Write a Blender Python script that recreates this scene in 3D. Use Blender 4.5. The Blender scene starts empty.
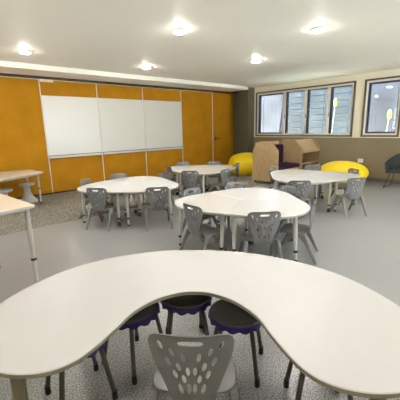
import bpy, bmesh, math, random
from mathutils import Vector, Matrix
from mathutils.geometry import tessellate_polygon
random.seed(7)
scene = bpy.context.scene
COL = scene.collection
PI = math.pi
R = math.radians

# ------------------------------------------------------------------ materials
def new_mat(name):
    m = bpy.data.materials.new(name); m.use_nodes = True
    nt = m.node_tree; nt.nodes.clear()
    out = nt.nodes.new('ShaderNodeOutputMaterial')
    return m, nt, out

def pbr(name, col, rough=.5, var=.06, scale=8, metal=0, spec=.5, stretch=(1, 1, 1), bump=0, bscale=200, coat=0):
    m, nt, out = new_mat(name)
    b = nt.nodes.new('ShaderNodeBsdfPrincipled')
    tc = nt.nodes.new('ShaderNodeTexCoord'); mp = nt.nodes.new('ShaderNodeMapping')
    mp.inputs['Scale'].default_value = stretch
    no = nt.nodes.new('ShaderNodeTexNoise'); no.inputs['Scale'].default_value = scale; no.inputs['Detail'].default_value = 4
    cr = nt.nodes.new('ShaderNodeValToRGB')
    lo = [max(0, c*(1-var)) for c in col]; hi = [min(1, c*(1+var)) for c in col]
    cr.color_ramp.elements[0].position = .3; cr.color_ramp.elements[1].position = .7
    cr.color_ramp.elements[0].color = (*lo, 1); cr.color_ramp.elements[1].color = (*hi, 1)
    L = nt.links.new
    L(tc.outputs['Object'], mp.inputs['Vector']); L(mp.outputs['Vector'], no.inputs['Vector'])
    L(no.outputs['Fac'], cr.inputs['Fac']); L(cr.outputs['Color'], b.inputs['Base Color'])
    b.inputs['Roughness'].default_value = rough; b.inputs['Metallic'].default_value = metal
    b.inputs['Specular IOR Level'].default_value = spec
    if coat: b.inputs['Coat Weight'].default_value = coat; b.inputs['Coat Roughness'].default_value = .08
    if bump:
        n2 = nt.nodes.new('ShaderNodeTexNoise'); n2.inputs['Scale'].default_value = bscale
        bp = nt.nodes.new('ShaderNodeBump'); bp.inputs['Strength'].default_value = bump; bp.inputs['Distance'].default_value = .004
        L(tc.outputs['Object'], n2.inputs['Vector']); L(n2.outputs['Fac'], bp.inputs['Height']); L(bp.outputs['Normal'], b.inputs['Normal'])
    L(b.outputs['BSDF'], out.inputs['Surface'])
    return m

def speckle(name, c0, c1, c2, scale, rough, spec=.5, spot=.62):
    m, nt, out = new_mat(name); L = nt.links.new
    b = nt.nodes.new('ShaderNodeBsdfPrincipled'); tc = nt.nodes.new('ShaderNodeTexCoord')
    n1 = nt.nodes.new('ShaderNodeTexNoise'); n1.inputs['Scale'].default_value = scale; n1.inputs['Detail'].default_value = 2
    n2 = nt.nodes.new('ShaderNodeTexNoise'); n2.inputs['Scale'].default_value = .8
    cr = nt.nodes.new('ShaderNodeValToRGB'); e = cr.color_ramp.elements
    e[0].position = .36; e[0].color = (*c0, 1); e[1].position = .5; e[1].color = (*c1, 1)
    k = e.new(spot); k.color = (*c2, 1)
    mx = nt.nodes.new('ShaderNodeMix'); mx.data_type = 'RGBA'; mx.blend_type = 'MULTIPLY'; mx.inputs['Factor'].default_value = .25
    c3 = nt.nodes.new('ShaderNodeValToRGB'); c3.color_ramp.elements[0].color = (.75, .75, .75, 1); c3.color_ramp.elements[0].position = .35; c3.color_ramp.elements[1].position = .65
    mp = nt.nodes.new('ShaderNodeMapping'); mp.inputs['Location'].default_value = (.13, .29, .3737)
    L(tc.outputs['Object'], mp.inputs['Vector']); L(mp.outputs['Vector'], n1.inputs['Vector']); L(tc.outputs['Object'], n2.inputs['Vector'])
    L(n1.outputs['Fac'], cr.inputs['Fac']); L(n2.outputs['Fac'], c3.inputs['Fac'])
    L(cr.outputs['Color'], mx.inputs['A']); L(c3.outputs['Color'], mx.inputs['B'])
    L(mx.outputs['Result'], b.inputs['Base Color'])
    b.inputs['Roughness'].default_value = rough; b.inputs['Specular IOR Level'].default_value = spec
    L(b.outputs['BSDF'], out.inputs['Surface'])
    return m

def emit(name, col, s):
    m, nt, out = new_mat(name)
    e = nt.nodes.new('ShaderNodeEmission'); e.inputs['Color'].default_value = (*col, 1); e.inputs['Strength'].default_value = s
    nt.links.new(e.outputs['Emission'], out.inputs['Surface']); return m

def glass(name, tint, refl=.12):
    m, nt, out = new_mat(name); L = nt.links.new
    t = nt.nodes.new('ShaderNodeBsdfTransparent'); t.inputs['Color'].default_value = (*tint, 1)
    g = nt.nodes.new('ShaderNodeBsdfGlossy'); g.inputs['Roughness'].default_value = .03
    f = nt.nodes.new('ShaderNodeFresnel'); f.inputs['IOR'].default_value = 1.4
    mx = nt.nodes.new('ShaderNodeMixShader')
    L(f.outputs['Fac'], mx.inputs['Fac']); L(t.outputs['BSDF'], mx.inputs[1]); L(g.outputs['BSDF'], mx.inputs[2])
    L(mx.outputs['Shader'], out.inputs['Surface']); return m

M = dict(
    vinyl=speckle('grey speckled vinyl', (.12, .12, .12), (.265, .263, .26), (.50, .50, .495), 115, .28, .55),
    carpet=speckle('flecked carpet', (.09, .08, .06), (.215, .195, .155), (.36, .335, .27), 42, .95, .1),
    ceiling=pbr('ceiling paint', (.90, .887, .825), .55, .012, 1.5),
    cream=pbr('cream wall paint', (.83, .77, .60), .6, .015, 2),
    olive=pbr('olive brown wall paint', (.235, .185, .105), .55, .04, 2),
    pier=pbr('dark olive paint', (.105, .098, .058), .6, .05, 3),
    orange=pbr('ochre felt', (.41, .183, .003), .75, .12, 2.2, spec=.2),
    bulkhead=pbr('bulkhead paint', (.90, .89, .82), .6, .01, 2),
    track=pbr('black track', (.012, .011, .01), .5, .1),
    alu=pbr('pale aluminium', (.62, .56, .46), .4, .05, 20),
    board=pbr('whiteboard enamel', (.68, .655, .59), .22, .012, 2),
    tray=pbr('grey tray', (.60, .57, .50), .4, .05),
    traydark=pbr('dark tray line', (.16, .17, .16), .4, .05),
    label=pbr('pink white strip', (.83, .70, .60), .6, .03),
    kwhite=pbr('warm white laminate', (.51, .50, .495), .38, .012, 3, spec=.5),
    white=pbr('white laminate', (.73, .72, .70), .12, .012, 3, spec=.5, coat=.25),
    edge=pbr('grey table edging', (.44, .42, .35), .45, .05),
    kedge=pbr('olive grey edging', (.22, .20, .13), .45, .06),  # olive grey edge, its colour darkened for the shade under the top
    birch=pbr('birch laminate', (.72, .60, .47), .3, .03, 5),
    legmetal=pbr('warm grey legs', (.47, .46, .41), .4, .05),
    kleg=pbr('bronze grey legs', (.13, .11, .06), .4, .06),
    black=pbr('black rubber', (.012, .012, .013), .5, .1),
    dark=pbr('dark bronze tube', (.06, .055, .045), .35, .1),
    chair=pbr('grey moulded plastic', (.155, .155, .15), .36, .04, 10, spec=.5),
    stooltop=pbr('dark grey vinyl seat', (.085, .085, .09), .25, .08),
    purple=pbr('violet vinyl', (.020, .009, .09), .4, .12),
    plum=pbr('plum upholstery', (.026, .007, .030), .8, .15, 15, spec=.2),
    yellow=pbr('yellow vinyl', (.93, .66, .002), .42, .05, 4, bump=.3, bscale=6),
    pedestal=pbr('pale grey plastic', (.50, .49, .46), .4, .04),
    charcoal=pbr('charcoal fabric', (.045, .05, .046), .85, .2, 60, spec=.2),
    wood=pbr('oak veneer', (.40, .27, .13), .45, .32, 9, stretch=(9, 9, .7)),
    woodh=pbr('oak veneer lengthwise', (.40, .27, .13), .45, .28, 9, stretch=(.7, 9, 9)),
    winframe=pbr('dark bronze window frame', (.10, .075, .05), .45, .08),
    winalu=pbr('champagne window frame', (.76, .72, .62), .4, .04),
    sash=pbr('navy black sash', (.022, .028, .06), .4, .1),
    base=pbr('dark skirting', (.15, .12, .08), .6, .08),
    extwall=pbr('blue grey render', (.045, .053, .068), .8, .3, 1.3, bump=.2, bscale=30),
    ground=pbr('concrete path', (.52, .50, .45), .9, .1),
    leafy=pbr('yellow green leaf', (.25, .36, .05), .6, .15),
    socket=pbr('white switch plate', (.86, .84, .78), .4, .02),
    handle=pbr('dark brown handle', (.06, .022, .008), .4, .1),
    glass=glass('clear glass', (.96, .98, 1)),
    louvre=glass('louvre glass', (.90, .97, .97)),
    bedge=pbr('louvre edge', (.10, .15, .24), .3, .1),
    lens=emit('lamp lens', (1, .965, .90), 185),
    lamprim=pbr('white lamp ring', (.85, .83, .78), .5, .02),
)

# ------------------------------------------------------------------ mesh helpers
def obj(name, bm, mats, parent=None, smooth=False, loc=None):
    me = bpy.data.meshes.new(name)
    bmesh.ops.recalc_face_normals(bm, faces=bm.faces)
    bm.to_mesh(me); bm.free()
    for m in (mats if isinstance(mats, (list, tuple)) else [mats]): me.materials.append(M[m])
    if smooth:
        for f in me.polygons: f.use_smooth = True
        me.set_sharp_from_angle(angle=R(38))
    o = bpy.data.objects.new(name, me); COL.objects.link(o)
    if parent: o.parent = parent
    if loc: o.location = loc
    return o
def tag(o, label, cat, group=None, kind=None):
    o['label'] = label; o['category'] = cat
    if group: o['group'] = group
    if kind: o['kind'] = kind
    return o
def thing(name, label, cat, loc=(0, 0, 0), rz=0, group=None):
    o = bpy.data.objects.new(name, None); COL.objects.link(o)
    o.location = loc; o.rotation_euler = (0, 0, rz); o.empty_display_size = .1
    return tag(o, label, cat, group)
def struct(o): o['kind'] = 'structure'; return o
def structempty(name, loc=(0, 0, 0)):
    o = bpy.data.objects.new(name, None); COL.objects.link(o); o.location = loc
    return struct(o)
def dup(root, loc, rz, label, group=None):
    r = root.copy(); COL.objects.link(r); r.location = loc; r.rotation_euler = (0, 0, rz); r['label'] = label
    if group: r['group'] = group
    for ch in list(root.children):
        c = ch.copy(); COL.objects.link(c); c.parent = r
        for g in ch.children:
            d = g.copy(); COL.objects.link(d); d.parent = c
    return r
def BM(): return bmesh.new()
def box(bm, lo, hi, bev=0, mi=0, mat=None):
    x0, y0, z0 = lo; x1, y1, z1 = hi
    b2 = bmesh.new()
    bmesh.ops.create_cube(b2, size=1)
    for v in b2.verts:
        v.co = Vector(((x0+x1)/2+v.co.x*(x1-x0), (y0+y1)/2+v.co.y*(y1-y0), (z0+z1)/2+v.co.z*(z1-z0)))
    if bev: bmesh.ops.bevel(b2, geom=list(b2.edges), offset=bev, segments=2, affect='EDGES', profile=.6)
    if mat is not None: bmesh.ops.transform(b2, matrix=mat, verts=b2.verts)
    return merge(bm, b2, mi)
def merge(bm, b2, mi=0):
    vm = {v: bm.verts.new(v.co) for v in b2.verts}
    for f in b2.faces:
        try:
            nf = bm.faces.new([vm[v] for v in f.verts]); nf.material_index = mi if mi is not None else f.material_index
        except ValueError: pass
    b2.free(); return bm
def loft(bm, rings, cap=True, mi=0, closed=True):
    vs = [[bm.verts.new(p) for p in r] for r in rings]
    n = len(vs[0])
    for a, b in zip(vs, vs[1:]):
        for i in range(n if closed else n-1):
            j = (i+1) % n
            bm.faces.new((a[i], a[j], b[j], b[i])).material_index = mi
    if cap:
        bm.faces.new(list(reversed(vs[0]))).material_index = mi; bm.faces.new(vs[-1]).material_index = mi
    return bm
def tube(bm, pts, rad, n=8, mi=0, flat=None):
    pts = [Vector(p) for p in pts]
    rads = rad if isinstance(rad, (list, tuple)) else [rad]*len(pts)
    rings = []; up = None
    for i, q in enumerate(pts):
        d = (pts[min(i+1, len(pts)-1)]-pts[max(i-1, 0)]).normalized()
        if up is None: up = Vector((1, 0, 0)) if abs(d.x) < .8 else Vector((0, 1, 0))
        s = d.cross(up).normalized(); up = s.cross(d).normalized()
        rings.append([q+(up*math.cos(2*PI*k/n)+s*math.sin(2*PI*k/n))*rads[i] for k in range(n)])
    return loft(bm, rings, mi=mi)
def barsec(bm, pts, secs, mi=0):     # rectangular section loft: secs = (half x, half y), sections kept level
    rings = []
    for q, (a, b) in zip(pts, secs):
        x, y, z = q; c = min(a, b)*.35
        rings.append([(x-a+c, y-b, z), (x+a-c, y-b, z), (x+a, y-b+c, z), (x+a, y+b-c, z), (x+a-c, y+b, z), (x-a+c, y+b, z), (x-a, y+b-c, z), (x-a, y-b+c, z)])
    return loft(bm, rings, mi=mi)
def lathe(bm, prof, n=24, c=(0, 0, 0), mi=0, cap=True):
    rings = [[(c[0]+r*math.cos(2*PI*k/n), c[1]+r*math.sin(2*PI*k/n), c[2]+z) for k in range(n)] for r, z in prof]
    return loft(bm, rings, cap=cap, mi=mi)
def prism(bm, poly, z0, z1, bev=.004, mi_top=0, mi_side=1):
    n = len(poly); P = [Vector((q[0], q[1])) for q in poly]
    ar = sum(P[i].x*P[(i+1) % n].y-P[(i+1) % n].x*P[i].y for i in range(n))
    if ar < 0: P.reverse()
    def inset(d):
        out = []
        for i in range(n):
            a = (P[i]-P[i-1]).normalized(); b = (P[(i+1) % n]-P[i]).normalized()
            na = Vector((-a.y, a.x)); nb = Vector((-b.y, b.x)); m = (na+nb)
            m = m.normalized() if m.length > 1e-6 else na
            out.append(P[i]+m*d/max(.5, m.dot(na)))
        return out
    I = inset(bev)
    lv = [(I, z0), (P, z0+bev), (P, z1-bev), (I, z1)]
    vs = [[bm.verts.new((q.x, q.y, z)) for q in pl] for pl, z in lv]
    for k, (a, b) in enumerate(zip(vs, vs[1:])):
        for i in range(n):
            j = (i+1) % n
            bm.faces.new((a[i], a[j], b[j], b[i])).material_index = mi_top if k == 2 else mi_side
    bm.faces.new(list(reversed(vs[0]))).material_index = mi_side
    bm.faces.new(vs[3]).material_index = mi_top
    return bm
def crom(pts, sub=6, closed=True):
    out = []; n = len(pts)
    for i in range(n):
        p0, p1, p2, p3 = (Vector(pts[(i+k-1) % n]) for k in range(4))
        for s in range(sub):
            t = s/sub
            out.append(.5*((2*p1)+(-p0+p2)*t+(2*p0-5*p1+4*p2-p3)*t*t+(-p0+3*p1-3*p2+p3)*t**3))
    return out

# ------------------------------------------------------------------ room shell
YL = 8.68      # partition face
XW = 9.69      # window wall face
ZC = 2.98
X0, Y0 = -2.5, -3.0
fb = box(BM(), (X0, Y0, -.1), (XW+.2, 5.72, 0)); box(fb, (6.3, 5.72, -.1), (XW+.2, YL+.3, 0)); box(fb, (X0, 5.72, -.1), (6.3, YL+.3, -.012)); struct(obj('floor', fb, 'vinyl'))
struct(obj('ceiling', box(BM(), (X0, Y0, ZC), (XW+.2, YL+.3, ZC+.15)), 'ceiling'))
# the two walls behind the camera carry windows added to bring daylight in
def added_glazing(name, axis, at, lo, hi, n, z0, z1, a0, a1, idx):
    # axis 'x': wall in a plane x = at running along y
    def bb(bm, p, q, z_0, z_1, t0=0, t1=.15, mi=0):
        return box(bm, (at-t1, p, z_0), (at-t0, q, z_1), mi=mi) if axis == 'x' else box(bm, (p, at-t1, z_0), (q, at-t0, z_1), mi=mi)
    bm = BM(); bb(bm, lo, hi, 0, z0); bb(bm, lo, hi, z1, ZC); bb(bm, lo, a0, z0, z1); bb(bm, a1, hi, z0, z1)
    struct(obj(name, bm, 'cream'))
    root = structempty('window_%d' % idx)  # unseen window, added to let daylight into the room
    bm = BM(); bb(bm, a0, a1, z0, z0+.06, .03, .12); bb(bm, a0, a1, z1-.06, z1, .03, .12)
    for k in range(n+1):
        p = a0+(a1-a0-.06)*k/n; bb(bm, p, p+.06, z0+.06, z1-.06, .03, .12)
    obj('frame', bm, 'winframe', root)
    for k in range(n):
        bm = BM(); p = a0+.06+(a1-a0-.06)*k/n; bb(bm, p, p+(a1-a0-.06)/n-.06, z0+.06, z1-.06, .07, .076)
        obj('pane', bm, 'glass', root)
added_glazing('wall_front', 'x', X0, Y0, YL+.3, 2, 1.2, 2.6, 4.4, 7.0, 5)
added_glazing('wall_right', 'y', Y0, X0, XW+.2, 5, .4, 2.8, 3.2, 9.2, 6)
struct(obj('wall_left', box(BM(), (X0, YL+.07, 0), (XW+.2, YL+.3, ZC)), 'orange'))
# bulkhead above the folding partition and its black track
struct(obj('trim_1', box(BM(), (X0, 7.60, 2.872), (9.2, YL+.07, ZC), .004), 'bulkhead'))
struct(obj('trim_2', box(BM(), (X0, 8.42, 2.85), (9.72, YL+.05, 2.872)), 'track'))
# pier in the corner
pm = box(BM(), (9.34, 7.715, 0), (XW+.02, 8.15, ZC)); box(pm, (9.62, 8.15, 0), (XW+.02, YL+.06, ZC)); struct(obj('wall_corner', pm, 'pier'))
tag(obj('carpet', box(BM(), (X0+.01, 5.7205, -.0119), (6.2995, YL+.05, 0)), 'carpet'), 'brown-grey flecked carpet strip running along the orange partition', 'carpet')

# window wall with openings
WIN = [(4.09, 7.61, 1.257, 2.79), (2.87, 3.82, 1.257, 2.79), (-.5, 2.55, 1.257, 2.79), (-2.6, -.8, 1.257, 2.79)]
bm = BM()
box(bm, (XW, Y0, 0), (XW+.2, YL+.3, 1.215), mi=1)
box(bm, (XW, Y0, 1.215), (XW+.2, YL+.3, 1.257)); box(bm, (XW, Y0, 2.79), (XW+.2, YL+.3, ZC))
ys = sorted([y for w in WIN for y in w[:2]]); edges = [Y0]+ys+[YL+.3]
for a, b in zip(edges[::2], edges[1::2]): box(bm, (XW, a, 1.257), (XW+.2, b, 2.79))
struct(obj('wall_back', bm, ['cream', 'olive']))
struct(obj('baseboard_back', box(BM(), (XW-.014, Y0, 0), (XW, 7.71, .10), .003), 'base'))
bmb = BM(); box(bmb, (X0, YL-.025, .006), (9.7, YL+.06, .035)); struct(obj('baseboard_left', bmb, 'track'))

def ring_frame(bm, y0, y1, z0, z1, w, x0, x1, mi=0):
    box(bm, (x0, y0, z0), (x1, y1, z0+w), mi=mi); box(bm, (x0, y0, z1-w), (x1, y1, z1), mi=mi)
    box(bm, (x0, y0, z0+w), (x1, y0+w, z1-w), mi=mi); box(bm, (x0, y1-w, z0+w), (x1, y1, z1-w), mi=mi)
    return bm
def window(idx, w, lights):
    y0, y1, z0, z1 = w
    root = structempty('window_%d' % idx, (XW, (y0+y1)/2, z0))
    inv = Matrix.Translation((-XW, -(y0+y1)/2, -z0))
    def part(name, bm, mats, parent=root, smooth=False):
        if parent is root: bmesh.ops.transform(bm, matrix=inv, verts=bm.verts)
        else: bmesh.ops.transform(bm, matrix=inv, verts=bm.verts)
        return obj(name, bm, mats, parent, smooth)
    part('outer_frame', ring_frame(BM(), y0-.01, y1+.01, z0-.01, z1+.01, .045, XW-.03, XW+.12), 'winframe')
    part('inner_frame', ring_frame(BM(), y0+.035, y1-.035, z0+.035, z1-.035, .05, XW-.005, XW+.10), 'winalu')
    a0, a1 = y0+.085, y1-.085; zb, zt = z0+.085, z1-.085
    for yc, hw in lights['mullions']:
        part('mullion', box(BM(), (XW-.01, yc-hw, zb), (XW+.11, yc+hw, zt), .004), 'winalu')
    for (ya, yb, kind) in lights['panes']:
        if kind == 'louvre':
            bm = BM(); box(bm, (XW+.03, yb-.065, zb), (XW+.09, yb, zt)); box(bm, (XW+.03, ya, zb), (XW+.07, ya+.018, zt)); box(bm, (XW+.03, ya, zt-.03), (XW+.07, yb, zt))
            part('louvre_channel', bm, 'sash')
            n = 7; h = (zt-zb)/n
            for k in range(n):
                bm = BM(); rot = Matrix.Translation((XW+.07, (ya+yb)/2, zb+h*(k+.5))) @ Matrix.Rotation(R(16), 4, 'Y')
                box(bm, (-.003, -(yb-ya)/2+.02, -h*.52), (.003, (yb-ya)/2-.06, h*.52), mat=rot, mi=0)
                box(bm, (-.007, -(yb-ya)/2+.02, -h*.52-.013), (.007, (yb-ya)/2-.06, -h*.52), mat=rot, mi=1)
                part('louvre_blade', bm, ['louvre', 'bedge'])
            part('louvre_handle', box(BM(), (XW-.02, yb+.005, zb+.5), (XW-.01, yb+.025, zb+.62), .003), 'sash')
        else:
            rot = Matrix.Translation((XW+.07, (ya+yb)/2, zt)) 
            part('sash_stop', ring_frame(BM(), ya, yb, zb, zt, .014, XW+.02, XW+.068), 'sash')
            bm = ring_frame(BM(), -(yb-ya)/2+.01, (yb-ya)/2-.01, -(zt-zb)+.012, -.012, .03, 0, .06)
            bmesh.ops.transform(bm, matrix=rot, verts=bm.verts)
            s = part('sash', bm, 'sash')
            bm = box(BM(), (.014, -(yb-ya)/2+.04, -(zt-zb)+.042), (.02, (yb-ya)/2-.04, -.042)); bmesh.ops.transform(bm, matrix=rot, verts=bm.verts)
            part('pane', bm, 'glass', s)
    return root
window(1, WIN[0], dict(mullions=[(6.43, .05), (5.64, .045), (4.87, .045)],
    panes=[(6.48, 7.525, 'fixed'), (5.685, 6.38, 'louvre'), (4.915, 5.595, 'louvre'), (4.175, 4.825, 'louvre')]))
window(2, WIN[1], dict(mullions=[], panes=[(2.955, 3.735, 'fixed')]))
window(3, WIN[2], dict(mullions=[(1.6, .045), (.55, .045)], panes=[(1.645, 2.465, 'fixed'), (.595, 1.555, 'fixed'), (-.415, .505, 'fixed')]))
window(4, WIN[3], dict(mullions=[(-1.7, .045)], panes=[(-1.655, -.885, 'fixed'), (-2.515, -1.745, 'fixed')]))

# outside the windows
struct(obj('ground_outside', box(BM(), (-14, -14, -.3), (XW+8, 16, -.2)), 'ground'))
bm = BM(); box(bm, (12.1, -8, -.2), (12.3, 14, 3.9), mi=0)
for k in range(23): box(bm, (12.085, -8+k*.95, -.2), (12.1, -7.985+k*.95+.02, 3.9))
tag(obj('boundary_wall', bm, 'extwall'), 'tall pale blue-grey wall standing outside beyond the windows', 'wall')
def stake(x, y, z, label):
    t = thing('garden_stake', label, 'garden stake', (x, y, -.2), 0, 'stakes outside the windows')
    obj('pole', tube(BM(), [(0, .12, 0), (0, -.02, z+.2)], .010), 'edge', t, True)
    bm = BM(); bmesh.ops.create_icosphere(bm, subdivisions=2, radius=1)
    bmesh.ops.transform(bm, matrix=Matrix.Translation((0, -.03, z+.32)) @ Matrix.Diagonal((.04, .065, .15, 1)), verts=bm.verts)
    obj('leaf', bm, 'leafy', t, True)
stake(11.2, 3.655, 1.75, 'yellow-green leaf shape on a white stake seen through the right-hand window')
stake(11.2, 5.40, 2.22, 'yellow-green leaf shape behind the fourth louvred pane of the wide window')

tag(obj('leaning_pole', tube(BM(), [(10.4, 7.20, -.2), (10.4, 6.91, 2.85)], .05, 10), 'sash', None, True), 'dark leaning pole outside the leftmost window pane', 'pole')

# ------------------------------------------------------------------ partition panels, boards, doors
DIV = [-2.4, -.85, 1.12, 2.59, 4.05, 5.51, 7.00, 8.487, 9.72]
ZT = 2.849; ZB = .035
plabels = {2: 'plain ochre partition panel just left of the leftmost whiteboard',
           3: 'ochre partition panel carrying the leftmost whiteboard',
           4: 'ochre partition panel carrying the middle whiteboard',
           5: 'ochre partition panel carrying the rightmost whiteboard',
           6: 'plain ochre partition panel between the rightmost whiteboard and the door'}
for i in range(2, 7):
    a, b = DIV[i], DIV[i+1]
    t = thing('partition_panel', plabels[i], 'partition panel', ((a+b)/2, YL, ZB), 0, 'ochre folding partition panels')
    w = (b-a)/2
    obj('board', box(BM(), (-w+.006, 0, 0), (w-.006, .06, ZT-ZB), .003), 'orange', t)
    if i >= 3: obj('edge_trim', box(BM(), (-w-.013, -.012, 0), (-w+.013, .02, ZT-ZB), .002), 'alu', t)
    if i == 6: obj('edge_trim', box(BM(), (w-.032, -.012, 0), (w-.006, .02, ZT-ZB), .002), 'alu', t)
    obj('top_trim', box(BM(), (-w, -.012, ZT-ZB-.02), (w, .002, ZT-ZB)), 'alu', t)
    if i in (3, 4, 5):
        wb = thing('whiteboard', {3: 'leftmost of the three whiteboards, below the pale label strip', 4: 'middle one of the three large whiteboards', 5: 'rightmost whiteboard, nearest the plain ochre panel and door'}[i],
                   'whiteboard', ((a+b)/2, YL, .92), 0, 'whiteboards on the partition')
        obj('writing_surface', box(BM(), (-w+.014, -.016, .06), (w-.008, -.0005, 1.545), .002), 'board', wb)
        obj('pen_tray', box(BM(), (-w+.014, -.06, .0), (w-.008, -.0005, .055), .004), 'tray', wb)
        obj('tray_rail', box(BM(), (-w+.014, -.066, .055), (w-.008, -.0005, .073), .003), 'traydark', wb)
d1 = structempty('door_1', (9.1, YL, ZB))
obj('door_leaf', box(BM(), (-.605, 0, 0), (.585, .05, ZT-ZB), .003), 'orange', d1)
obj('jamb', box(BM(), (.585, -.02, 0), (.66, .06, ZT-ZB), .003), 'base', d1)
hb = BM(); tube(hb, [(-.50, 0, 1.155), (-.50, -.055, 1.155), (-.49, -.06, 1.155), (-.34, -.06, 1.155)], .016, 8); box(hb, (-.53, -.012, 1.09), (-.47, 0, 1.22), .004)
obj('door_handle', hb, 'handle', d1, True)
tag(obj('label_strip', box(BM(), (2.61, YL-.018, 2.785), (2.92, YL, 2.848)), 'label'), 'short pale pink label strip at the top of the partition above the leftmost whiteboard', 'label')

# ------------------------------------------------------------------ ceiling lamps
def lamp(x, y, label):
    t = thing('ceiling_light', label, 'ceiling light', (x, y, ZC), 0, 'round ceiling lights')
    obj('housing', lathe(BM(), [(.088, 0), (.092, -.004), (.092, -.030), (.084, -.034)], 28), 'lamprim', t, True)
    obj('lens', lathe(BM(), [(.084, -.031), (.081, -.039), (.064, -.045), (.034, -.048), (.004, -.049)], 20), 'lens', t, True)
for x, y, l in [(1.76, 6.45, 'round ceiling light at the far left, above the orange wall'), (3.15, 3.88, 'round ceiling light nearest the top edge, left of centre'),
                (4.27, 6.5, 'small round ceiling light above the whiteboards'), (4.72, 2.60, 'round ceiling light on the right side of the ceiling'),
                (5.76, 4.56, 'farthest round ceiling light, toward the corner pier'),
                (1.7, 1.2, 'added unseen round ceiling light above the curved table'), (3.3, -.6, 'added unseen round ceiling light out toward the right wall'), (6.3, .3, 'added unseen round ceiling light by the third window'),  # lamps from here on are out of view, added to brighten the room
                (-.4, 3.9, 'added unseen round ceiling light by the near birch table'), (-1.2, 1.0, 'added unseen round ceiling light toward the front wall'), (.6, -1.6, 'added unseen round ceiling light in the front right corner'), (6.2, -1.9, 'added unseen round ceiling light near the right wall')]:
    lamp(x, y, l)

# ------------------------------------------------------------------ moulded chair
def back_bm():
    H_ = .40; ZB0 = .30
    def ell(cx, cz, a, b, tilt, n=12):
        return [(cx+a*math.cos(t)*math.cos(tilt)-b*math.sin(t)*math.sin(tilt), cz+a*math.cos(t)*math.sin(tilt)+b*math.sin(t)*math.cos(tilt)) for t in [2*PI*k/n for k in range(n)]]
    half = [(.0, H_), (.08, H_+.001), (.130, H_-.001), (.158, H_-.009), (.178, H_-.026), (.187, H_-.052), (.184, H_-.09), (.172, H_-.14), (.156, H_-.19), (.138, H_-.24), (.120, H_-.29), (.108, H_-.33), (.102, 0)]
    outer = half + [(-x, z) for x, z in reversed(half[1:])]
    slot = [(.054*math.copysign(1, math.cos(t))*abs(math.cos(t))**.5, H_-.046+.0125*math.copysign(1, math.sin(t))*abs(math.sin(t))**.7) for t in [2*PI*k/16 for k in range(16)]]
    holes = [slot]
    for u, dz, tl in [(.132, .064, .36), (.084, .092, .30), (.034, .120, .20), (.100, .146, .32), (.056, .172, .24), (.016, .196, .08), (.072, .216, .26), (.034, .240, .14), (.013, .296, .03), (.050, .298, .2)]:
        for q in (1, -1): holes.append(ell(q*u, H_-dz, .0092, .0235 if dz < .25 else .030, -q*tl))
    polys = [outer]+holes
    tris = tessellate_polygon([[Vector((x, 0, z)) for x, z in pl] for pl in polys])
    flat = [q for pl in polys for q in pl]
    bm = BM(); vs = [bm.verts.new((x, 0, z)) for x, z in flat]
    for t in tris:
        try: bm.faces.new([vs[i] for i in t])
        except ValueError: pass
    for k in range(1, 12):
        bmesh.ops.bisect_plane(bm, geom=list(bm.verts)+list(bm.edges)+list(bm.faces), plane_co=(-.19+k*.38/12, 0, 0), plane_no=(1, 0, 0))
    for k in range(1, 8):
        bmesh.ops.bisect_plane(bm, geom=list(bm.verts)+list(bm.edges)+list(bm.faces), plane_co=(0, 0, k*H_/8), plane_no=(0, 0, 1))
    bmesh.ops.recalc_face_normals(bm, faces=bm.faces)
    for v in bm.verts:
        x, z = v.co.x, v.co.z; f = z/H_
        y = -.168 - .044*f + .036*(x/.186)**2 + .020*max(0, (.10-f)/.10)**1.6
        if f > .94: y -= .010*((f-.94)/.06)**2
        v.co = Vector((x, y, ZB0+z))
    bmesh.ops.solidify(bm, geom=list(bm.faces), thickness=.007)
    return bm
def seat_bm():
    bm = BM(); pts = []
    for (x, y) in [(.0, .195), (.10, .193), (.165, .180), (.190, .14), (.198, .05), (.200, -.05), (.190, -.10), (.150, -.135), (.08, -.148), (0, -.15)]: pts.append((x, y))
    full = pts + [(-x, y) for x, y in reversed(pts[1:-1])]
    o = crom(full, 3)
    prism(bm, [(q.x, q.y) for q in o], .336, .350, .004, 0, 0)
    bmesh.ops.triangulate(bm, faces=[f for f in bm.faces if len(f.verts) > 4])
    for k in range(1, 8): bmesh.ops.bisect_plane(bm, geom=list(bm.verts)+list(bm.edges)+list(bm.faces), plane_co=(0, -.19+k*.385/8, 0), plane_no=(0, 1, 0))
    for k in range(1, 6): bmesh.ops.bisect_plane(bm, geom=list(bm.verts)+list(bm.edges)+list(bm.faces), plane_co=(-.19+k*.38/6, 0, 0), plane_no=(1, 0, 0))
    for v in bm.verts:
        x, y = v.co.x, v.co.y
        v.co.z += -.012*(1-(x/.19)**2)*(1-min(1, (abs(y)/.2)**2)) - (.03*((y-.10)/.095)**2 if y > .10 else 0) + (.008*((-y-.10)/.05)**1.5 if y < -.10 else 0)
    # side skirts carrying the legs
    return bm
def make_chair():
    t = thing('school_chair', 'x', 'chair')
    obj('seat', seat_bm(), 'chair', t, True)
    obj('backrest', back_bm(), 'chair', t, True)
    for s in (-1, 1):
        bm = BM(); barsec(bm, [(s*.205, .225, 0), (s*.203, .215, .02), (s*.194, .09, .24), (s*.184, .02, .334)], [(.014, .013), (.015, .016), (.019, .026), (.018, .055)])
        obj('leg', bm, 'chair', t, True)
        bm = BM(); barsec(bm, [(s*.205, -.255, 0), (s*.203, -.245, .02), (s*.194, -.14, .24), (s*.184, -.07, .334)], [(.014, .013), (.015, .016), (.019, .026), (.018, .055)])
        obj('leg', bm, 'chair', t, True)
    return t
chair0 = make_chair(); first = [True]
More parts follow.
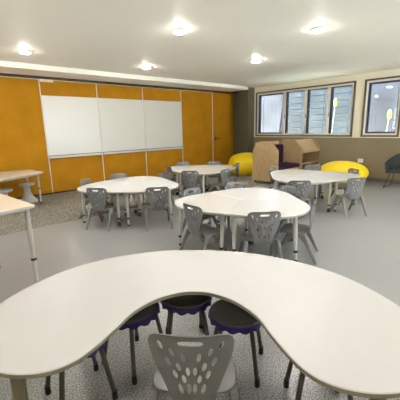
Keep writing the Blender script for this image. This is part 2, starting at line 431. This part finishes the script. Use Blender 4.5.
def place_chair(bx, by, deg, label, group):
    """bx, by: middle of the backrest's top edge; deg: the way the sitter faces"""
    a = R(deg); ox, oy = bx+.215*math.cos(a), by+.215*math.sin(a)
    rz = a-PI/2
    if first[0]:
        first[0] = False; chair0.location = (ox, oy, 0); chair0.rotation_euler = (0, 0, rz); chair0['label'] = label; chair0['group'] = group
        return chair0
    return dup(chair0, (ox, oy, 0), rz, label, group)

G1, G2, G3, G4 = ('grey chairs around the left table', 'grey chairs around the table by the orange door', 'grey chairs around the middle table', 'grey chairs around the table by the yellow bean bag')
CH = [
 (0.772, 0.95, 45, 'large foreground grey chair in the curve of the kidney table', 'foreground chair'),
 (2.087, 4.853, 33, 'grey chair at the left table, left one of the two with backs toward us', G1),
 (2.807, 4.153, 60, 'grey chair at the left table, right one of the two with backs toward us', G1),
 (2.337, 5.895, -52, 'grey chair beyond the left corner of the left table, in front of the ochre panel', G1),
 (3.146, 6.107, -93, 'grey chair beyond the middle of the left table, below the left whiteboard', G1),
 (3.883, 5.399, -172, 'grey chair beyond the right end of the left table', G1),
 (2.39, 2.864, -3, 'grey chair at the left corner of the middle table, seen at an angle from behind', G3),
 (2.74, 2.01, 52, 'grey chair in front of the middle table with its perforated back squarely toward us', G3),
 (3.072, 3.653, -86, 'grey chair beyond the left side of the middle table, only its top rim showing', G3),
 (3.97, 3.51, -128, 'grey chair beyond the far edge of the middle table, at centre', G3),
 (4.218, 2.632, 165, 'small light chair back peeking over the right side of the middle table', G3),
 (3.513, 1.838, 115, 'grey chair at the right end of the middle table, seen side-on', G3),
 (4.4, 5.25, 38, 'grey chair in front of the table by the orange door, back toward us', G2),
 (4.619, 6.349, -16, 'grey chair at the left end of the table by the orange door, seen edge-on', G2),
 (5.472, 6.816, -103, 'pale chair rim beyond the left side of the table by the orange door', G2),
 (6.168, 6.26, -148, 'pale chair rim beyond the right side of the table by the orange door', G2),
 (5.12, 4.82, 102, 'grey chair at the right front of the table by the orange door, angled leftward', G2),
 (6.189, 5.39, 146, 'grey chair at the right end of the door-side table, beside the far bean bag', G2),
 (4.778, 2.808, 40, 'grey chair in front of the right table with its back toward us', G4),
 (5.66, 2.218, 60, 'grey chair at the right end of the right table, angled to the left', G4),
 (5.99, 4.25, -82, 'pale chair rim beyond the left end of the right table, before the bench', G4),
 (6.947, 3.761, -157, 'pale chair rim beyond the middle of the right table, in front of the bookshelf', G4),
 (6.78, 2.73, 146, 'pale chair rim beyond the right end of the right table, before the bean bag', G4),
]
for c in CH: place_chair(*c)
chair0.scale = (1.05, 1.03, 1.035)

# ------------------------------------------------------------------ petal tables
HT = .61
def rad(th): return .857*(1+.12*math.cos(3*th))
def castor(parent, x, y):
    bm = BM()
    for s in (-1, 1):
        w = bmesh.new(); bmesh.ops.create_cone(w, cap_ends=True, segments=14, radius1=.032, radius2=.032, depth=.018)
        bmesh.ops.transform(w, matrix=Matrix.Translation((x+s*.014, y, .032)) @ Matrix.Rotation(PI/2, 4, 'Y'), verts=w.verts); merge(bm, w)
    box(bm, (x-.012, y-.018, .03), (x+.012, y+.018, .085), .004)
    return obj('castor', bm, 'black', parent, True)
def make_petal():
    t = thing('petal_table', 'x', 'table')
    N = 28; gap = .0012
    arc = [(rad(th)*math.cos(th), rad(th)*math.sin(th)) for th in [-PI/3+2*PI/3*k/N for k in range(N+1)]]
    poly = [(gap*2, 0)]
    for k, (x, y) in enumerate(arc):
        th = math.atan2(y, x)
        if k == 0: x += gap*math.sin(PI/3); y += gap*.5
        if k == N: x += gap*math.sin(PI/3); y -= gap*.5
        poly.append((x, y))
    obj('tabletop', prism(BM(), poly, HT-.026, HT, .003, 0, 1), ['white', 'edge'], t, False)
    fr = [(q[0]*.86+.05, q[1]*.86) for q in poly[1::3]]+[(.09, 0)]
    obj('apron', prism(BM(), fr, HT-.062, HT-.027, .003, 0, 0), ['edge'], t)
    for r, th, cast in [(.90, 0, False), (.60, PI/3-.12, True), (.60, -PI/3+.12, False), (.14, 0, True)]:
        r2 = r if th == 0 else .68
        x, y = r2*math.cos(th), r2*math.sin(th)
        dx, dy = (.03 if r > .5 else 0)*math.cos(th), (.03 if r > .5 else 0)*math.sin(th)
        if r < .5: x, dx = .15, 0
        z0 = .085 if cast else .03
        bm = BM(); tube(bm, [(x-dx, y-dy, HT-.03), (x-dx*.5, y-dy*.5, HT*.5), (x, y, z0)], [.029, .026, .021], 12)
        lg = obj('leg', bm, 'legmetal', t, True)
        obj('collar', lathe(BM(), [(.024, .12), (.026, .125), (.026, .145), (.024, .15)], 12, (x, y, 0)), 'black', lg, True)
        if cast: castor(lg, x, y)
        else: obj('foot', lathe(BM(), [(.021, 0), (.024, .005), (.023, .03)], 12, (x, y, 0)), 'black', lg, True)
    return t
petal0 = make_petal(); pf = [True]
def cluster(cx, cy, a, labels, group):
    for j in range(3):
        rz = a+j*2*PI/3
        if pf[0]:
            pf[0] = False; petal0.location = (cx, cy, 0); petal0.rotation_euler = (0, 0, rz); petal0['label'] = labels[j]; petal0['group'] = group
        else: dup(petal0, (cx, cy, 0), rz, labels[j], group)
cluster(2.96, 5.21, .79, ['far section of the left white table, pointing toward the whiteboards', 'left section of the left white table, with its corner by the ochre panel', 'right front section of the left white table, beside the chair back at right'], 'white petal tables pushed together at left')
cluster(3.32, 2.80, .41, ['far section of the middle white table, catching the blue window reflections', 'left section of the middle white table, ending in the left corner', 'right front section of the middle white table, behind the squarely turned chair'], 'white petal tables pushed together in the middle')
cluster(5.34, 5.88, -.18, ['right section of the white table nearest the orange door', 'far left section of the white table nearest the orange door', 'front section of the white table nearest the orange door'], 'white petal tables pushed together by the orange door')
cluster(5.95, 3.30, 1.22, ['far section of the right white table, toward the bookshelf', 'left section of the right white table, toward the middle table', 'right front section of the right white table, beside the angled chair'], 'white petal tables pushed together by the bean bag')

# ------------------------------------------------------------------ kidney table
KH = .61
half = [(0, 2.50), (.35, 2.465), (.70, 2.315), (.95, 2.10), (1.09, 1.86), (1.16, 1.60), (1.155, 1.41), (1.075, 1.21), (.93, 1.09), (.75, 1.043), (.60, 1.063), (.50, 1.135), (.437, 1.255), (.392, 1.40), (.336, 1.56), (.23, 1.70), (.10, 1.78), (0, 1.797)]
V0 = .137
def uv(off, u):
    v = V0+off; u = u+.04*off+(.025 if u < 1.35 else 0)-(.02 if u > 1.82 else 0)
    return ((u-v)/math.sqrt(2), (u+v)/math.sqrt(2))
kc = uv(0, 1.7)
ctrl = [uv(o, u) for o, u in half]+[uv(-o, u) for o, u in reversed(half[1:-1])]
kt = thing('kidney_table', 'large white kidney-shaped table filling the foreground', 'table', (kc[0], kc[1], 0))
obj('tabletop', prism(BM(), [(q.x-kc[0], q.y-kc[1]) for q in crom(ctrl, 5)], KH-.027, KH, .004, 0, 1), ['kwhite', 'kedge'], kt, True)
for off, u in [(.80, 1.16), (-.80, 1.16), (.86, 1.98), (-.86, 1.98), (0, 2.33)]:
    x, y = uv(off, u); x -= kc[0]; y -= kc[1]
    bm = BM(); tube(bm, [(x, y, KH-.028), (x*1.005, y*1.005, .35), (x*1.01, y*1.01, .03)], [.034, .030, .022], 14)
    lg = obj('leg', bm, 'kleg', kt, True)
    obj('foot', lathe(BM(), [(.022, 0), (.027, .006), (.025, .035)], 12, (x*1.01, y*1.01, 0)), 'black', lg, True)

# ------------------------------------------------------------------ scalloped stools
def make_stool():
    t = thing('scalloped_stool', 'x', 'stool')
    bm = BM(); lathe(bm, [(.172, .395), (.178, .405), (.172, .418), (.14, .424), (.07, .420), (.01, .418)], 36)
    obj('seat', bm, 'stooltop', t, True)
    n = 96; rings = []
    for r0, z0, amp in [(.172, .392, 0), (.177, .412, 0), (.184, .410, 0), (.188, .398, 0), (.187, .384, 1), (.180, .386, 1), (.173, .392, 0)]:
        rings.append([((r0+(.004*math.cos(14*th) if amp else 0))*math.cos(th), (r0+(.004*math.cos(14*th) if amp else 0))*math.sin(th), z0-(.013*abs(math.cos(7*th)) if amp else 0)) for th in [2*PI*k/n for k in range(n)]])
    bm = BM(); loft(bm, rings, cap=False); obj('scalloped_rim', bm, 'purple', t, True)
    for k in range(4):
        th = PI/4+k*PI/2; c, s = math.cos(th), math.sin(th)
        bm = BM(); tube(bm, [(.02*c, .02*s, .388), (.11*c, .11*s, .386), (.145*c, .145*s, .372), (.158*c, .158*s, .34), (.215*c, .215*s, .05)], .0145, 10)
        lg = obj('leg', bm, 'dark', t, True)
        obj('rubber_tip', lathe(BM(), [(.015, 0), (.018, .004), (.016, .06)], 10, (.217*c, .217*s, 0)), 'black', lg, True)
    return t
st0 = make_stool(); sf = True
for x, y, dg, l in [(.945, 1.78, 12, 'violet scalloped stool under the kidney table, second from the left'), (1.315, 1.645, -37, 'violet scalloped stool under the middle of the kidney table, behind the grey chair'),
                    (1.425, 1.255, 33, 'violet scalloped stool to the right of the grey chair with its dark seat showing'), (.535, 1.74, -3, 'violet scalloped stool tucked under the left end of the kidney table'),
                    (1.49, .70, 40, 'violet scalloped stool tucked under the right end of the kidney table')]:
    if sf: sf = False; st0.location = (x, y, 0); st0.rotation_euler = (0, 0, R(dg)); st0['label'] = l; st0['group'] = 'violet scalloped stools under the kidney table'
    else: dup(st0, (x, y, 0), R(dg), l)

# ------------------------------------------------------------------ birch tables at left
def birch_table(poly, h, legs, label, collar):
    cx = sum(q[0] for q in poly)/len(poly); cy = sum(q[1] for q in poly)/len(poly)
    t = thing('birch_table', label, 'table', (cx, cy, 0), 0, 'birch topped tables at left')
    P = []
    n = len(poly)
    for i in range(n):
        q = Vector(poly[i]); a = (Vector(poly[i-1])-q).normalized(); b = (Vector(poly[(i+1) % n])-q).normalized()
        for k in range(5):
            s = k/4; P.append(q+a*.05*(1-s)**2+b*.05*s**2)
    obj('tabletop', prism(BM(), [(q.x-cx, q.y-cy) for q in P], h-.028, h, .004, 0, 1), ['birch', 'pedestal'], t)
    C = Vector((cx, cy)); ins = [C+(Vector(q)-C)*.9 for q in poly]
    obj('apron', prism(BM(), [(q.x-cx, q.y-cy) for q in ins], h-.06, h-.029, .003, 0, 0), 'edge', t)
    for x, y in legs:
        x -= cx; y -= cy
        lg = obj('leg', tube(BM(), [(x, y, h-.03), (x, y, .03)], [.024, .019], 14), 'legmetal', t, True)
        obj('collar', lathe(BM(), [(.022, collar), (.027, collar+.004), (.027, collar+.02), (.022, collar+.024)], 14, (x, y, 0)), 'black', lg, True)
        obj('foot', lathe(BM(), [(.026, 0), (.03, .006), (.028, .03)], 12, (x, y, 0)), 'black', lg, True)
birch_table([(.765, 3.10), (.60, 4.42), (-.42, 4.30), (-.30, 2.92)], .95, [(.70, 3.17), (.55, 4.30), (-.24, 3.03), (-.35, 4.2)], 'near birch-topped table at the left edge with a pale telescopic leg', .41)
birch_table([(2.13, 7.60), (2.06, 8.42), (.55, 8.45), (.75, 6.75)], .72, [(2.03, 7.74), (1.94, 8.32), (.8, 7.0), (.68, 8.33)], 'far birch-topped table standing against the ochre partition at left', .33)

def pedestal(x, y, label):
    t = thing('pedestal_stool', label, 'stool', (x, y, 0), 0, 'pale pedestal stools under the far birch table')
    obj('base', lathe(BM(), [(.20, 0), (.205, .02), (.17, .06), (.11, .13), (.075, .22), (.07, .32), (.09, .39)], 28), 'pedestal', t, True)
    n = 72; rings = [[((r+.006*math.cos(12*th)*a)*math.cos(th), (r+.006*math.cos(12*th)*a)*math.sin(th), z-.01*a*abs(math.cos(6*th))) for th in [2*PI*k/n for k in range(n)]] for r, z, a in [(.08, .392, 0), (.165, .398, 1), (.175, .42, 1), (.168, .438, 0), (.1, .440, 0), (.01, .436, 0)]]
    obj('seat', loft(BM(), rings), 'pedestal', t, True)
pedestal(1.86, 8.10, 'pale grey pedestal stool under the right end of the far birch table')
pedestal(1.30, 7.62, 'pale grey pedestal stool half hidden at the left picture edge')

# ------------------------------------------------------------------ reading bench and bookshelf
YF, YB = 5.012, 5.885
PROF = [(YF, .07), (YF, .945), (YF+.228, 1.192), (YB-.238, 1.192), (YB, .945), (YB, .07)]
def side(x0, x1, name, parent):
    bm = BM(); loft(bm, [[(x0, y, z) for y, z in PROF], [(x1, y, z) for y, z in PROF]])
    bmesh.ops.bevel(bm, geom=list(bm.edges), offset=.004, segments=2, affect='EDGES')
    return obj(name, bm, 'wood', parent)
bx = 7.35
bn = thing('reading_bench', 'oak bench booth with chamfered ends and plum cushions before the windows', 'bench', (bx, YF, 0))
def sh(o, dx, dy): o.location = (-dx, -dy, 0); return o
sh(side(bx, bx+.03, 'end_panel', bn), bx, YF); sh(side(8.505, 8.535, 'end_panel', bn), bx, YF)
sh(obj('back_panel', box(BM(), (bx+.031, YB-.10, .07), (8.504, YB-.07, 1.16), .003), 'wood', bn), bx, YF)
sh(obj('seat_base', box(BM(), (bx+.031, YF+.03, .12), (8.504, YB-.101, .40), .004), 'woodh', bn), bx, YF)
sh(obj('seat_cushion', box(BM(), (bx+.035, YF+.01, .401), (8.50, YB-.31, .52), .035), 'plum', bn, True), bx, YF)
sh(obj('back_cushion', box(BM(), (bx+.035, YB-.30, .401), (8.46, YB-.102, 1.06), .045), 'plum', bn, True), bx, YF)
for x in (bx+.05, 8.47):
    for y in (YF+.07, YB-.07):
        sh(obj('foot', lathe(BM(), [(.028, 0), (.03, .006), (.028, .07)], 14, (x, y, 0)), 'black', bn, True), bx, YF)
sx0, sx1 = 8.56, 9.67
bs = thing('book_display_shelf', 'oak display shelf with sloping top standing right of the plum bench', 'bookshelf', (sx0, YF, 0))
sh(side(sx0, sx0+.03, 'side_panel', bs), sx0, YF); sh(side(sx1-.03, sx1, 'side_panel', bs), sx0, YF)
a, b = sx0+.031, sx1-.031
bm = BM(); loft(bm, [[(x, YF+.03, .875), (x, YF+.05, .855), (x, YF+.33, 1.165), (x, YF+.31, 1.185)] for x in (a, b)])
sh(obj('sloping_top', bm, 'woodh', bs), sx0, YF)
sh(obj('front_lip', box(BM(), (a, YF+.004, .80), (b, YF+.028, .885), .004), 'woodh', bs), sx0, YF)
sh(obj('shelf', box(BM(), (a, YF+.01, .80), (b, YB-.30, .825), .003), 'woodh', bs), sx0, YF)
for z in (.455, .10):
    sh(obj('shelf', box(BM(), (a, YF+.01, z), (b, YB-.30, z+.045), .003), 'woodh', bs), sx0, YF)
sh(obj('back_panel', box(BM(), (a, YB-.298, .10), (b, YB-.27, 1.16), .003), 'wood', bs), sx0, YF)
for x in (sx0+.05, sx1-.05):
    for y in (YF+.07, YB-.07):
        sh(obj('foot', lathe(BM(), [(.028, 0), (.03, .006), (.028, .07)], 14, (x, y, 0)), 'black', bs, True), sx0, YF)

# ------------------------------------------------------------------ bean bags
def beanbag(x, y, rx, ry, h, rz, label, seed):
    rnd = random.Random(seed); ph = [rnd.uniform(0, 6.28) for _ in range(6)]
    bm = BM(); bmesh.ops.create_uvsphere(bm, u_segments=56, v_segments=32, radius=1)
    for v in bm.verts:
        d = v.co.normalized(); th = math.atan2(d.y, d.x)
        w = 1+.022*math.sin(3*th+ph[0]+2*d.z)+.015*math.sin(7*th+ph[1]+3*d.z)+.010*math.sin(12*th+ph[2])*(1-abs(d.z))+.012*math.sin(5*d.z+ph[3]+2*th)
        z = d.z
        zz = .5+.5*(abs(z)**.85)*(1 if z > 0 else -1)
        if z < 0: zz = max(0, .46+.5*z*1.1)
        v.co = Vector((d.x*rx*w, d.y*ry*w, max(0, zz*h*(.97+.03*w))))
    t = thing('bean_bag', label, 'bean bag', (x, y, 0), rz, 'yellow bean bags')
    obj('cover', bm, 'yellow', t, True)
    obj('seam', tube(BM(), [(rx*1.012*math.cos(q), ry*1.012*math.sin(q), h*.5) for q in [2*PI*k/40 for k in range(41)]], .006, 6), 'yellow', t, True)
beanbag(8.92, 3.92, .46, .655, .61, 0, 'large yellow bean bag against the wall under the windows, right of the bookshelf', 3)
beanbag(8.50, 7.08, .60, .62, .74, .3, 'yellow bean bag in the far corner by the dark pier, partly behind the bench', 5)

# ------------------------------------------------------------------ armchair at the right edge
ac = thing('tub_armchair', 'charcoal tub armchair with black wire sled legs at the right edge', 'armchair', (9.10, 2.53, 0), 0)
# faces -x ; seat, curved shell of back and arms
obj('seat', box(BM(), (-.27, -.25, .385), (.20, .25, .475), .04), 'charcoal', ac, True)
rings = []
NS = 28
for k in range(NS+1):
    th = R(-118+236*k/NS)      # 0 = back (+x)
    c, s = math.cos(th), math.sin(th)
    top = .62+.27*max(0, math.cos(th*.72))**2.2
    f = abs(th)/R(118)
    rx, ry = .30, .33
    fwd = .0 if f < .75 else (f-.75)*.28
    def P(r, z): return (c*rx*r-.02-fwd, s*ry*r, z)
    rings.append([P(.80, .37), P(.98, .365), P(1.07, (top+.37)/2), P(1.06+.05, top-.02), P(1.03, top), P(.96, top-.015), P(.90, (top+.40)/2), P(.82, .42)])
obj('shell', loft(BM(), rings), 'charcoal', ac, True)
for s in (-1, 1):
    y = s*.29
    obj('sled_leg', tube(BM(), [(-.16, s*.20, .385), (-.30, y, .012), (-.29, y, .008), (.24, y, .008), (.25, y, .012), (.14, s*.20, .385)], .010, 8), 'black', ac, True)

sk = thing('wall_socket', 'white double wall socket on the olive wall above the right bean bag', 'wall socket', (XW, 3.78, .56))
obj('plate', box(BM(), (-.012, -.075, -.06), (0, .075, .06), .004), 'socket', sk)
for s in (-1, 1): obj('switch', box(BM(), (-.017, s*.035-.012, .012), (-.012, s*.035+.012, .038), .002), 'socket', sk)

# ------------------------------------------------------------------ light, world, camera
w = bpy.data.worlds.new('sky'); scene.world = w; w.use_nodes = True
nt = w.node_tree; bg = nt.nodes['Background']
bg.inputs['Color'].default_value = (.80, .90, 1, 1); bg.inputs['Strength'].default_value = 4.2

sd = bpy.data.lights.new('sun', 'SUN'); sd.energy = 85; sd.angle = R(1); sd.color = (1, .95, .86)
so = bpy.data.objects.new('sun', sd); COL.objects.link(so); so.rotation_euler = (R(-32), 0, 0)

cam = bpy.data.cameras.new('camera'); cam.lens = 36*317.95/400; cam.sensor_width = 36; cam.clip_start = .02
co = bpy.data.objects.new('camera', cam); COL.objects.link(co); scene.camera = co
r = Vector((.74203167, -.6699906, -.02239626)); u = Vector((.16455612, .14965981, .97494781)); f = Vector((.64985404, .72712759, -.22130337))
co.matrix_world = Matrix(((r.x, u.x, -f.x, 0), (r.y, u.y, -f.y, 0), (r.z, u.z, -f.z, 1.6), (0, 0, 0, 1)))
vs = scene.view_settings
vs.view_transform = 'Standard'; vs.look = 'None'; vs.gamma = 1; vs.use_curve_mapping = False; vs.exposure = 1.1
scene.cycles.use_denoising = True
scene.cycles.max_bounces = 10; scene.cycles.diffuse_bounces = 6; scene.cycles.transparent_max_bounces = 16
scene.cycles.sample_clamp_indirect = 6
